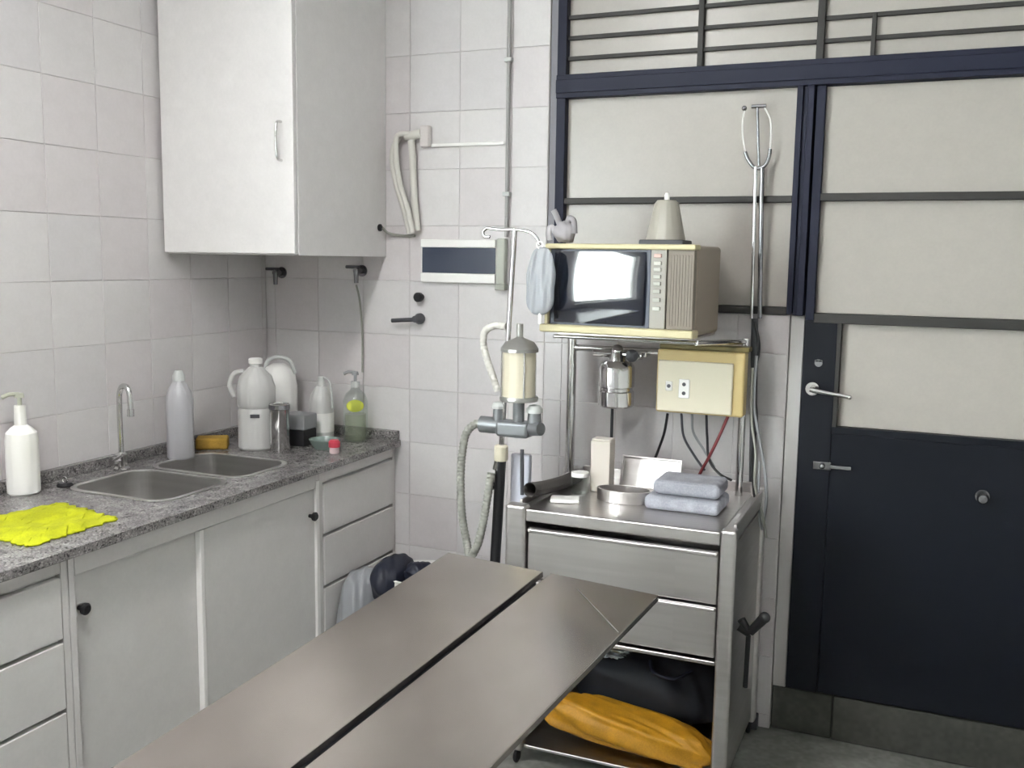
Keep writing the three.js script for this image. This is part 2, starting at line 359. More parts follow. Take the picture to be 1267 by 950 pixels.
{
  const u = thing('sliding_door_cabinet', 'pale grey sink cabinet with two sliding doors and black knobs', 'cabinet', V(0.3, 0, 1.02));
  part(u, 'body', [bx(0.012, 0.03, 0.08, 0.66, 0.508, 1.533), bx(0.012, FX - 0.04, 0.08, 0.1, 0.508, 1.533), bx(0.012, FX - 0.07, 0, 0.08, 0.52, 1.52), bx(0.03, FX, 0.1, CU - 0.001, 0.508, 0.526), bx(0.03, FX, 0.1, CU - 0.001, 1.515, 1.533)], M.carcass);
  part(u, 'rail', bx(FX - 0.06, FX, 0.776, CU - 0.001, 0.526, 1.515), M.carcass);
  part(u, 'rail', bx(FX - 0.06, FX, 0.082, 0.1, 0.526, 1.515), M.carcass);
  const d1 = part(u, 'sliding_door', bx(FX - 0.038, FX - 0.022, 0.102, 0.774, 1.03, 1.513), M.laminateGrey);
  part(d1, 'knob', lathe([[0.006, 0], [0.007, 0.012], [0.014, 0.017], [0.015, 0.024], [0.01, 0.029], [0, 0.03]], V(FX - 0.022, 0.685, 1.487), 24, V(1, 0, 0)), M.black, 'black knob');
  const d2 = part(u, 'sliding_door', bx(FX - 0.02, FX - 0.004, 0.102, 0.774, 0.528, 1.072), M.laminateGrey);
  part(d2, 'knob', lathe([[0.006, 0], [0.007, 0.012], [0.014, 0.017], [0.015, 0.024], [0.01, 0.029], [0, 0.03]], V(FX - 0.004, 0.69, 0.557), 24, V(1, 0, 0)), M.black, 'black knob');
  part(d2, 'edge_strip', bx(FX - 0.021, FX - 0.001, 0.102, 0.774, 1.064, 1.08, 0.003), M.edge, 'white edge strip');
  part(u, 'edge_strip', bx(FX - 0.02, FX + 0.004, 0.082, 0.8, 0.508, 0.527, 0.003), M.edge, 'white edge strip');
}
{ // end panel of the worktop at the back wall is hidden; the drawers beyond the frame continue the run
  const u = thing('base_cabinet', 'pale grey base cabinet beyond the drawers under the yellow cloth', 'cabinet', V(0.3, 0, 2.5));
  part(u, 'body', [bx(0.012, FX, 0.08, CU - 0.001, 2.155, 2.89), bx(0.012, FX - 0.07, 0, 0.08, 2.17, 2.88)], M.carcass);
  part(u, 'door', bx(FX + 0.001, FX + 0.018, 0.1, 0.79, 2.165, 2.88, 0.003), M.laminateGrey);
}
// wall cupboard in the corner
{
  const c = thing('wall_cupboard', 'tall white laminate wall cupboard hanging in the tiled corner', 'cupboard', V(0.28, 1.535, 0.28));
  part(c, 'body', bx(0.014, 0.546, 1.535, 2.75, 0.002, 0.546, 0.002), M.laminate);
  const d = part(c, 'door', bx(0.016, 0.545, 1.54, 2.748, 0.549, 0.567, 0.003), M.laminate);
  part(d, 'handle', tube([V(0.5, 1.832, 0.567), V(0.5, 1.835, 0.587), V(0.5, 1.86, 0.594), V(0.5, 1.925, 0.594), V(0.5, 1.948, 0.587), V(0.5, 1.951, 0.567)], 0.0045, 40, 10), M.chrome, 'bow handle of polished metal');
  part(c, 'cable_grommet', lathe([[0.013, 0], [0.013, 0.006], [0.008, 0.01], [0, 0.01]], V(0.546, 1.64, 0.05), 20, V(1, 0, 0)), M.black, 'black cable grommet');
  single('power_cable', 'thin white cable running from the wall cupboard along the tiles', 'cable', tube([V(0.558, 1.64, 0.05), V(0.57, 1.622, 0.03), V(0.6, 1.614, 0.006), V(0.67, 1.612, 0.006)], 0.005, 40, 10), M.hoseGrey, V(0.6, 1.612, 0.006));
}

// ---------------------------------------------------------------- things on the worktop
const Y = CT;
function bottle(name, label, category, p, prof, m, capProf, capM, extra) {
  const t = thing(name, label, category, p);
  part(t, 'body', lathe(prof, p), m);
  if (capProf) part(t, 'cap', lathe(capProf, p, 28), capM);
  if (extra) extra(t, p);
  return t;
}
function pumpHead(t, p, h, m, dir, len = 0.045) {
  const q = p.clone().setY(p.y + h);
  part(t, 'pump', [rod(q, q.clone().setY(q.y + 0.03), 0.006), rod(q.clone().setY(q.y + 0.024), q.clone().setY(q.y + 0.036), 0.013, 0.011), tube([q.clone().setY(q.y + 0.033), q.clone().addScaledVector(dir, len * 0.6).setY(q.y + 0.034), q.clone().addScaledVector(dir, len).setY(q.y + 0.026)], 0.006, 20, 10)], m);
}
bottle('soap_pump_bottle', 'white soap bottle with a long neck and pump head beside the sink', 'bottle', V(0.07, Y, 1.212),
  [[0, 0], [0.038, 0], [0.044, 0.006], [0.044, 0.155], [0.041, 0.176], [0.028, 0.19], [0.0165, 0.198], [0.015, 0.254], [0, 0.254]], M.white, null, null,
  (t, p) => pumpHead(t, p, 0.252, mat('#b4b5a6', 0.5), V(-0.5, 0, 0.86), 0.045));
bottle('white_bottle', 'tall white plastic bottle standing between the faucet and the sponge', 'bottle', V(0.118, Y, 0.63),
  [[0, 0], [0.04, 0], [0.044, 0.006], [0.044, 0.2], [0.04, 0.225], [0.026, 0.25], [0.018, 0.262], [0, 0.262]], mat('#c6c5c9', 0.45, { transmission: 0.25, thickness: 0 }),
  [[0, 0.262], [0.02, 0.262], [0.02, 0.28], [0.012, 0.297], [0, 0.299]], M.lightGrey);
{ // faucet
  const f = thing('faucet', 'chrome gooseneck faucet rising behind the sink bowls', 'faucet', V(0.085, Y, 0.86));
  part(f, 'base', lathe([[0, 0], [0.026, 0], [0.026, 0.008], [0.018, 0.014], [0.018, 0.05], [0.012, 0.058], [0, 0.058]], V(0.085, Y, 0.86)), M.chrome);
  part(f, 'spout', tube([V(0.085, Y + 0.05, 0.86), V(0.085, Y + 0.21, 0.86), V(0.088, Y + 0.248, 0.86), V(0.1, Y + 0.268, 0.862), V(0.118, Y + 0.27, 0.864), V(0.132, Y + 0.255, 0.866), V(0.137, Y + 0.225, 0.867), V(0.138, Y + 0.19, 0.868)], 0.0085, 80, 16), M.chrome);
  part(f, 'aerator', rod(V(0.138, Y + 0.2, 0.868), V(0.138, Y + 0.178, 0.868), 0.011), M.chrome);
  part(f, 'lever', [rod(V(0.085, Y + 0.035, 0.86), V(0.085, Y + 0.035, 0.9), 0.012), rod(V(0.085, Y + 0.037, 0.895), V(0.13, Y + 0.06, 0.9), 0.005)], M.chrome);
}
{ // tap spindle and plug beside the bowl
  const f = thing('sink_stopper', 'small black sink stopper lying beside the soap bottle', 'stopper', V(0.105, Y, 1.1));
  part(f, 'disc', lathe([[0, 0], [0.022, 0], [0.024, 0.006], [0.018, 0.012], [0, 0.012]], V(0.105, Y, 1.1)), M.black);
  part(f, 'pull_ring', new THREE.TorusGeometry(0.009, 0.002, 8, 20).translate(0.105, Y + 0.02, 1.1), M.chrome);
}
{ // yellow cloth
  const A = at(-60, 652, 'y', Y), B = at(75, 623, 'y', Y), C = at(146, 643, 'y', Y), D = at(36, 678, 'y', Y), n = 44, pos = [], idx = [];
  const edge = (s) => 0.006 * Math.sin(s * 23) + 0.004 * Math.sin(s * 51 + 1);
  for (let side = 0; side < 2; side++) for (let j = 0; j <= n; j++) for (let i = 0; i <= n; i++) {
    const u = i / n + (j === 0 || j === n ? 0 : 0), v = j / n;
    const p = A.clone().multiplyScalar((1 - u) * (1 - v)).addScaledVector(B, u * (1 - v)).addScaledVector(C, u * v).addScaledVector(D, (1 - u) * v);
    p.x += edge(u * 1.3 + v) * 0.8; p.z += edge(v * 1.7 + u * 0.6);
    const rim = Math.min(1, 6 * Math.min(u, 1 - u, v, 1 - v));
    const h = 0.005 + rim * (0.007 + 0.004 * Math.sin(u * 9 + v * 4) * Math.sin(v * 7 + 1) + 0.004 * Math.sin(u * 5 - v * 7));
    pos.push(p.x, Y + (side ? 0.0008 : Math.max(0.003, h)), p.z);
  }
  const N = n + 1, off = N * N;
  for (let j = 0; j < n; j++) for (let i = 0; i < n; i++) { const a = j * N + i, b = a + 1, c = a + N, d = c + 1; idx.push(a, c, b, b, c, d, off + a, off + b, off + c, off + b, off + d, off + c); }
  for (let k = 0; k < n; k++) for (const [a, b] of [[k, k + 1], [n * N + k + 1, n * N + k], [(k + 1) * N, k * N], [k * N + n, (k + 1) * N + n]]) idx.push(a, b, off + a, b, off + b, off + a);
  const g = new THREE.BufferGeometry(); g.setAttribute('position', new THREE.Float32BufferAttribute(pos, 3)); g.setIndex(idx); g.computeVertexNormals();
  single('cleaning_cloth', 'bright yellow crumpled cleaning cloth lying at the edge of the worktop', 'cloth', g, M.yellowCloth, V(0.35, Y, 1.4));
}
single('sponge', 'mustard yellow kitchen sponge lying against the tiled wall', 'sponge', bx(-0.055, 0.055, 0, 0.042, -0.035, 0.035, 0.009).rotateY(0.6).translate(0.1, Y, 0.45), M.sponge, V(0.1, Y, 0.45));
{ // jug with handle
  const p = V(0.235, Y, 0.375), j = thing('plastic_jug', 'white plastic gallon jug with a side handle behind the steel cup', 'jug', p);
  part(j, 'body', lathe([[0, 0], [0.058, 0], [0.064, 0.008], [0.064, 0.135], [0.06, 0.148], [0.067, 0.16], [0.067, 0.22], [0.056, 0.258], [0.028, 0.286], [0.021, 0.292], [0.021, 0.302], [0, 0.302]], p, 44), M.milky);
  part(j, 'cap', lathe([[0, 0.303], [0.024, 0.303], [0.024, 0.318], [0.02, 0.322], [0, 0.322]], p, 28), M.white);
  part(j, 'handle', tube([V(p.x - 0.034, Y + 0.276, p.z + 0.02), V(p.x - 0.062, Y + 0.268, p.z + 0.035), V(p.x - 0.078, Y + 0.23, p.z + 0.045), V(p.x - 0.062, Y + 0.185, p.z + 0.04)], 0.009, 40, 12), M.milky);
  part(j, 'print_mark', bx(-0.016, 0.016, 0, 0.013, 0, 0.002, 0.0005).rotateY(0.55).translate(p.x + 0.0345, Y + 0.118, p.z + 0.0535), M.darkGrey, 'small dark printed mark');
}
{
  const p = V(0.15, Y, 0.13), j = thing('round_shouldered_jug', 'white round-shouldered canister in the corner behind the jug', 'canister', p);
  part(j, 'body', lathe([[0, 0], [0.066, 0], [0.07, 0.008], [0.07, 0.19], [0.064, 0.23], [0.045, 0.262], [0.022, 0.275], [0, 0.276]], p, 44), M.white);
  part(j, 'carry_handle', tube([V(p.x - 0.045, Y + 0.25, p.z + 0.02), V(p.x - 0.035, Y + 0.285, p.z + 0.015), V(p.x, Y + 0.3, p.z), V(p.x + 0.04, Y + 0.288, p.z - 0.012), V(p.x + 0.066, Y + 0.24, p.z - 0.018)], 0.008, 40, 12), M.lightGrey);
}
{
  const p = V(0.345, Y, 0.39), c = thing('steel_cup', 'tall polished steel cup standing in front of the white jug', 'cup', p);
  part(c, 'body', lathe([[0, 0], [0.033, 0], [0.035, 0.004], [0.035, 0.165], [0.0365, 0.168], [0.0335, 0.17], [0.0325, 0.165], [0.0325, 0.006], [0, 0.006]], p), M.chrome);
  part(c, 'rim_band', lathe([[0.0352, 0.15], [0.0366, 0.152], [0.0366, 0.166], [0.0352, 0.168]], p), M.chromeDark);
}
{
  const p = V(0.32, Y, 0.25), c = thing('dark_box', 'small dark grey box behind the steel cup', 'box', p);
  part(c, 'body', bx(p.x - 0.04, p.x + 0.055, Y, Y + 0.06, p.z - 0.04, p.z + 0.04, 0.004), M.black);
  part(c, 'lid', bx(p.x - 0.042, p.x + 0.057, Y + 0.06, Y + 0.115, p.z - 0.042, p.z + 0.042, 0.005), M.grey);
}
{
  const p = V(0.335, Y, 0.12), t = thing('spray_bottle', 'white bottle with a pale label and slanted shoulder near the corner', 'bottle', p);
  part(t, 'body', lathe([[0, 0], [0.042, 0], [0.046, 0.006], [0.046, 0.13], [0.04, 0.165], [0.022, 0.195], [0.015, 0.2], [0.015, 0.215], [0, 0.215]], p), M.milky);
  part(t, 'label_band', lathe([[0.0465, 0.03], [0.0468, 0.032], [0.0468, 0.1], [0.0465, 0.102]], p), M.white, 'white paper label');
  part(t, 'trigger', [rod(V(p.x, Y + 0.205, p.z), V(p.x, Y + 0.235, p.z), 0.014, 0.012), tube([V(p.x, Y + 0.232, p.z), V(p.x + 0.03, Y + 0.225, p.z), V(p.x + 0.045, Y + 0.185, p.z), V(p.x + 0.049, Y + 0.12, p.z)], 0.004, 30, 8)], M.lightGrey);
}
{
  const p = V(0.462, Y, 0.085), t = thing('clear_pump_bottle', 'clear hand soap bottle with a yellow-green label and grey pump', 'bottle', p);
  part(t, 'body', lathe([[0, 0], [0.042, 0], [0.046, 0.006], [0.046, 0.15], [0.036, 0.175], [0.018, 0.192], [0.015, 0.205], [0, 0.205]], p), M.clear);
  part(t, 'liquid', lathe([[0, 0.004], [0.036, 0.004], [0.039, 0.009], [0.039, 0.1], [0, 0.1]], p), mat('#eef0e4', 0.1, { transmission: 0.85, thickness: 0 }));
  part(t, 'label_badge', ball(V(0, 0, 0), 0.032, 1, 0.72, 0.12).rotateY(0.6).translate(p.x + 0.02, Y + 0.135, p.z + 0.034), M.label, 'round yellow-green label');
  part(t, 'collar', rod(V(p.x, Y + 0.2, p.z), V(p.x, Y + 0.222, p.z), 0.017), M.lightGrey);
  pumpHead(t, p, 0.222, M.grey, V(-0.9, 0, 0.3), 0.045);
}
{
  const p = V(0.53, Y, 0.33), t = thing('red_cap_pot', 'tiny pot with a red lid at the front edge of the worktop', 'pot', p);
  part(t, 'body', lathe([[0, 0], [0.015, 0], [0.017, 0.004], [0.017, 0.022], [0, 0.022]], p, 24), mat('#dcc5c7', 0.4));
  part(t, 'lid', lathe([[0, 0.0225], [0.02, 0.0225], [0.02, 0.04], [0.014, 0.048], [0, 0.049]], p, 24), M.red);
}
{
  const p = V(0.45, Y, 0.27), t = single('glass_dish', 'shallow greenish glass dish beside the red-lidded pot', 'dish', lathe([[0, 0], [0.036, 0], [0.05, 0.02], [0.056, 0.034], [0.052, 0.034], [0.046, 0.021], [0.033, 0.004], [0, 0.004]], p), M.teal, p);
}

// ---------------------------------------------------------------- fittings on the back wall
function wallValve(label, x, y) {
  const t = thing('wall_tap', label, 'tap', V(x, y, 0.001), 'dark taps under the wall cupboard');
  part(t, 'body', [rod(V(x, y, 0.001), V(x, y, 0.006), 0.022), rod(V(x, y, 0.005), V(x, y, 0.05), 0.011), rod(V(x, y, 0.045), V(x + 0.004, y - 0.045, 0.05), 0.01, 0.008)], M.chromeDark);
  part(t, 'handle', [bx(x - 0.045, x + 0.01, y + 0.008, y + 0.02, 0.03, 0.05, 0.004)], M.darkGrey);
  return t;
}
wallValve('dark wall tap under the wall cupboard, close to the tiled corner', 0.08, 1.468);
wallValve('dark wall tap with a thin grey hose hanging to the worktop', 0.443, 1.482);
single('tap_hose', 'thin grey hose hanging straight down from the wall tap', 'hose', tube([V(0.447, 1.43, 0.05), V(0.447, 1.38, 0.03), V(0.448, 1.25, 0.012), V(0.448, 1.1, 0.012)], 0.004, 40, 8), M.hoseGrey, V(0.448, 1.1, 0.012));
{
  const t = thing('wall_lever_valve', 'dark lever valve on the tiles below the round black stopcock', 'valve', V(0.685, 1.31, 0.001));
  part(t, 'rosette', lathe([[0.02, 0], [0.02, 0.012], [0.014, 0.026], [0.012, 0.045], [0, 0.046]], V(0.69, 1.312, 0.001), 28, V(0, 0, 1)), M.darkGrey);
  part(t, 'lever', rod(V(0.688, 1.31, 0.036), V(0.592, 1.303, 0.04), 0.008, 0.0075), M.darkGrey);
}
single('stopcock', 'round black stopcock on the tiles above the lever valve', 'stopcock', lathe([[0.012, 0], [0.012, 0.01], [0.0175, 0.016], [0.0175, 0.03], [0.013, 0.036], [0, 0.037]], V(0.694, 1.391, 0.001), 28, V(0, 0, 1)), M.black, V(0.694, 1.391, 0.001));
{
  const t = thing('wall_display', 'white wall panel with a dark blue rectangular display', 'display panel', V(0.85, 1.45, 0.001));
  part(t, 'housing', [bx(0.7, 1.0, 1.445, 1.6, 0.001, 0.016, 0.005)], M.white);
  part(t, 'frame', [bx(0.702, 0.998, 1.572, 1.6, 0.014, 0.024, 0.003), bx(0.702, 0.998, 1.447, 1.48, 0.014, 0.024, 0.003)], M.white);
  part(t, 'screen', bx(0.706, 0.996, 1.481, 1.571, 0.014, 0.019, 0.001), M.display, 'dark blue display glass');
}
{
  const t = thing('wall_thermometer', 'slim grey-green upright case beside the dark display', 'wall case', V(1.02, 1.44, 0.001));
  part(t, 'body', bx(1.003, 1.037, 1.43, 1.605, 0.001, 0.03, 0.006), mat('#aeb1a7', 0.5));
  part(t, 'cap', bx(1.0, 1.04, 1.425, 1.447, 0.001, 0.034, 0.004), mat('#9a9c93', 0.5));
}
{
  const t = thing('conduit_pipe', 'slim grey pipe running down the tiles behind the infusion stand', 'pipe', V(1.035, 1.15, 0.012));
  part(t, 'pipe', rod(V(1.034, 1.61, 0.012), V(1.034, 2.98, 0.012), 0.0065), mat('#a3a1a0', 0.5));
  for (const y of [1.75, 2.2]) part(t, 'clip', bx(1.02, 1.048, y, y + 0.014, 0.001, 0.022, 0.002), M.lightGrey);
}
{ // wall outlet with hanging white hose
  const t = thing('wall_outlet', 'small white wall outlet with a conduit running along the tiles', 'outlet', V(0.72, 1.94, 0.001));
  part(t, 'box', [bx(0.7, 0.735, 1.925, 2.0, 0.001, 0.03, 0.005)], mat('#cfc8c6', 0.5));
  part(t, 'plug', [rod(V(0.7, 1.972, 0.018), V(0.64, 1.962, 0.03), 0.018, 0.014)], M.hose);
  part(t, 'conduit', bx(0.735, 1.02, 1.925, 1.937, 0.001, 0.01, 0.003), M.white);
  const h = thing('hanging_hose', 'coiled cream hose hanging in loops from the wall outlet', 'hose', V(0.66, 1.62, 0.02));
  const loop = (dx, lo, z) => tube([V(0.66, 1.972, 0.03), V(0.62, 1.965, z), V(0.585 + dx, 1.91, z), V(0.6 + dx, 1.8, z), V(0.635 + dx, 1.7, z), V(0.655 + dx, lo, z)], 0.01, 60, 10);
  part(h, 'loop', loop(0, 1.62, 0.022), M.hose);
  part(h, 'loop', loop(0.028, 1.62, 0.045), M.hose);
  part(h, 'tail', tube([V(0.66, 1.97, 0.02), V(0.665, 1.9, 0.018), V(0.672, 1.76, 0.018), V(0.685, 1.63, 0.018)], 0.013, 40, 10), M.hose);
}

// ---------------------------------------------------------------- steel instrument cart
const CX0 = 1.305, CX1 = 1.968, CZ0 = 0.036, CZ1 = 0.57, CY = 0.802;
{
  const c = thing('instrument_cart', 'stainless steel instrument cart with drawers standing under the window', 'cart', V(1.636, 0, 0.3));
  const PW = 0.045;
  for (const [x0, z0] of [[CX0, CZ1 - PW], [CX1 - PW, CZ1 - PW], [CX0, CZ0], [CX1 - PW, CZ0]]) part(c, 'post', bx(x0 < 1.5 ? x0 - 0.02 : x0, x0 + PW, 0.045, z0 > 0.3 ? CY + 0.012 : CY + 0.03, z0, z0 + PW, 0.01), M.steel);
  part(c, 'top', [bx(CX0 + PW, CX1 - PW, CY - 0.012, CY, CZ0 + 0.01, CZ1 - 0.01), bx(CX0 + 0.01, CX0 + PW, CY - 0.012, CY, CZ0 + PW, CZ1 - PW), bx(CX1 - PW, CX1 - 0.01, CY - 0.012, CY, CZ0 + PW, CZ1 - PW),
    bx(CX0 + PW, CX1 - PW, CY - 0.034, CY + 0.004, CZ1 - 0.014, CZ1 - 0.002, 0.005), bx(CX0 + PW, CX1 - PW, CY - 0.03, CY + 0.035, CZ0 + 0.002, CZ0 + 0.012, 0.004), bx(CX0 + 0.008, CX0 + 0.018, CY - 0.03, CY + 0.02, CZ0 + PW, CZ1 - PW, 0.003), bx(CX1 - 0.018, CX1 - 0.008, CY - 0.03, CY + 0.02, CZ0 + PW, CZ1 - PW, 0.003)], M.steel);
  part(c, 'casing', [bx(CX0 + PW, CX1 - PW, 0.064, 0.76, CZ0 + 0.02, CZ0 + 0.03), bx(CX0 + 0.012, CX0 + 0.02, 0.064, 0.76, CZ0 + PW, CZ1 - PW), bx(CX1 - 0.02, CX1 - 0.012, 0.064, 0.76, CZ0 + PW, CZ1 - PW)], M.steel);  // panels carried down to the lower shelf, added to shade the bags
  for (const [y0, y1, n] of [[0.597, 0.748, 0], [0.442, 0.59, 1]]) {
    const d = part(c, 'drawer', bx(CX0 + PW + 0.004, CX1 - PW - 0.004, y0, y1, CZ1 - 0.03, CZ1 - 0.012, 0.005), M.steel);
    part(d, 'pull_lip', bx(CX0 + PW + 0.006, CX1 - PW - 0.006, y1 - 0.014, y1 - 0.001, CZ1 - 0.014, CZ1 - 0.002, 0.004), M.steel);
    part(d, 'tray', [bx(CX0 + PW + 0.01, CX1 - PW - 0.01, y0 + 0.006, y0 + 0.012, CZ0 + 0.05, CZ1 - 0.03)], M.steel);
  }
  part(c, 'middle_shelf', [bx(CX0 + PW - 0.02, CX1 - PW + 0.02, 0.424, 0.43, CZ0 + 0.03, CZ1 - 0.012, 0.002), bx(CX0 + PW, CX1 - PW, 0.424, 0.436, CZ1 - 0.014, CZ1 - 0.004, 0.003)], M.steel);
  part(c, 'lower_shelf', bx(CX0 + 0.02, CX1 - 0.02, 0.052, 0.062, CZ0 + 0.02, CZ1 - 0.02, 0.003), M.steel);
  for (const [x, z] of [[CX0 + 0.022, CZ1 - 0.022], [CX1 - 0.022, CZ1 - 0.022], [CX0 + 0.022, CZ0 + 0.022], [CX1 - 0.022, CZ0 + 0.022]])
    part(c, 'caster', [new THREE.TorusGeometry(0.014, 0.007, 10, 20).rotateY(Math.PI / 2).translate(x, 0.021, z), rod(V(x, 0.03, z), V(x, 0.052, z), 0.007), rod(V(x - 0.008, 0.021, z), V(x + 0.008, 0.021, z), 0.011)], M.blackRubber);
  // upper frame carrying the monitor shelf
  const up = (x) => rod(V(x, CY, 0.1), V(x, 1.3, 0.1), x < 1.5 ? 0.016 : 0.012);
  part(c, 'upright', up(1.318), M.chrome); part(c, 'upright', up(1.888), M.chrome);
  part(c, 'cross_rail', [rod(V(1.318, 1.245, 0.1), V(1.888, 1.245, 0.1), 0.011)], M.chrome);
  part(c, 'bracket', [rod(V(1.318, 1.29, 0.1), V(1.37, 1.305, 0.4), 0.008), rod(V(1.888, 1.29, 0.1), V(1.8, 1.305, 0.4), 0.008), rod(V(1.37, 1.305, 0.4), V(1.8, 1.305, 0.4), 0.006)], M.chrome);
  part(c, 'monitor_shelf', bx(1.375, 1.79, 1.309, 1.317, 0.09, 0.39, 0.002), M.steel);
}
// monitor
{
  const x0 = 1.348, x1 = 1.816, y0 = 1.318, y1 = 1.583, z1 = 0.43, z0 = 0.17;
  const m = thing('patient_monitor', 'beige medical monitor with a dark glossy screen on the cart shelf', 'monitor', V(1.575, y0, 0.26));
  const back = new THREE.Shape(); back.moveTo(x0 + 0.004, y0 + 0.006); back.lineTo(x1 - 0.004, y0 + 0.006); back.lineTo(x1 - 0.004, y1 - 0.004); back.lineTo(x0 + 0.004, y1 - 0.004); back.closePath();
  part(m, 'housing', bx(x0 + 0.003, x1 - 0.003, y0 + 0.005, y1 - 0.003, z0, z1 - 0.03, 0.012), mat('#93877a', 0.5));
  part(m, 'bezel', [bx(x0, x1, y1 - 0.016, y1, z1 - 0.05, z1, 0.005), bx(x0 - 0.012, x1 + 0.002, y0, y0 + 0.024, z1 - 0.05, z1 + 0.008, 0.006), bx(x0, x0 + 0.012, y0 + 0.01, y1 - 0.006, z1 - 0.05, z1 - 0.004, 0.004)], mat('#bfb590', 0.45));
  part(m, 'screen_surround', bx(x0 + 0.01, 1.68, y0 + 0.02, y1 - 0.012, z1 - 0.045, z1 - 0.018, 0.003), mat('#3b3f50', 0.4));
  // convex glass of the picture tube
  const g = new THREE.PlaneGeometry(0.288, 0.212, 40, 40), p = g.attributes.position;
  for (let i = 0; i < p.count; i++) p.setZ(i, 0.012 - p.getX(i) ** 2 / (2 * 4) - p.getY(i) ** 2 / (2 * 0.8));
  g.computeVertexNormals(); g.translate(1.521, (y0 + y1) / 2 + 0.004, z1 - 0.016);
  part(m, 'screen', g, M.glassDark, 'dark curved screen glass');
  part(m, 'button_panel', bx(1.682, 1.73, y0 + 0.024, y1 - 0.014, z1 - 0.045, z1 - 0.008, 0.003), mat('#96928a', 0.5));
  for (const [yy, c] of [[1.545, '#c9a79d'], [1.524, '#bdbbb3'], [1.506, '#b3b2ab'], [1.486, '#a9a8a1'], [1.466, '#a5a49d'], [1.444, '#a19f98'], [1.42, '#a8a7a0'], [1.395, '#b8b7b0']])
    part(m, 'button', bx(1.693, 1.715, yy, yy + 0.011, z1 - 0.01, z1 - 0.002, 0.002), mat(c, 0.4));
  part(m, 'side_panel', bx(1.732, x1 - 0.006, y0 + 0.024, y1 - 0.014, z1 - 0.045, z1 - 0.012, 0.003), M.taupe);
  for (let k = 0; k < 8; k++) part(m, 'grille_rib', bx(1.739 + k * 0.0085, 1.743 + k * 0.0085, y0 + 0.034, y1 - 0.03, z1 - 0.0125, z1 - 0.0108, 0.0006), M.taupe);
  for (const [x, z] of [[x0 + 0.04, 0.38], [x1 - 0.04, 0.38]]) part(m, 'foot', rod(V(x, 1.3172, z), V(x, y0 + 0.006, z), 0.012), M.black);
  m.rotation.y = -0.09;      // turned a little towards the sink wall
}
{ // conical lamp on the monitor
  const p = V(1.672, 1.5815, 0.29), t = thing('conical_beacon', 'pale conical beacon with a dark square foot on top of the monitor', 'beacon', p);
  part(t, 'foot', bx(p.x - 0.067, p.x + 0.067, p.y, p.y + 0.016, p.z - 0.055, p.z + 0.055, 0.004), M.darkGrey);
  part(t, 'cone', lathe([[0.058, 0.016], [0.058, 0.02], [0.036, 0.122], [0.028, 0.132], [0, 0.133]], p, 40), mat('#b0aba0', 0.4, { transmission: 0.2, thickness: 0 }));
  part(t, 'finial', lathe([[0.008, 0.131], [0.008, 0.148], [0.005, 0.154], [0, 0.155]], p, 16), M.white);
}
{ // crumpled grey gloves at the monitor's left end
  const p = V(1.375, 1.583, 0.36), t = thing('crumpled_glove', 'crumpled grey glove and tubing lying on the monitor corner', 'glove', p);
  part(t, 'palm', blob(V(p.x + 0.005, p.y + 0.034, p.z), 0.032, 0.034, 0.03, 0.9, 0.1, 3, 1.2, 32), mat('#9b979a', 0.6));
  part(t, 'finger', tube([V(p.x - 0.02, p.y + 0.03, p.z + 0.01), V(p.x - 0.036, p.y + 0.05, p.z + 0.014), V(p.x - 0.042, p.y + 0.03, p.z + 0.018), V(p.x - 0.038, p.y + 0.01, p.z + 0.018)], 0.009, 24, 10), mat('#b3b0b3', 0.6));
  part(t, 'finger', tube([V(p.x - 0.01, p.y + 0.05, p.z), V(p.x - 0.022, p.y + 0.085, p.z + 0.01), V(p.x - 0.03, p.y + 0.1, p.z + 0.012)], 0.009, 24, 10), mat('#a8a5a8', 0.6));
  part(t, 'finger', tube([V(p.x + 0.01, p.y + 0.05, p.z), V(p.x + 0.02, p.y + 0.075, p.z + 0.008), V(p.x + 0.034, p.y + 0.07, p.z + 0.012), V(p.x + 0.04, p.y + 0.03, p.z + 0.014)], 0.009, 24, 10), mat('#8f8b8e', 0.6));
}
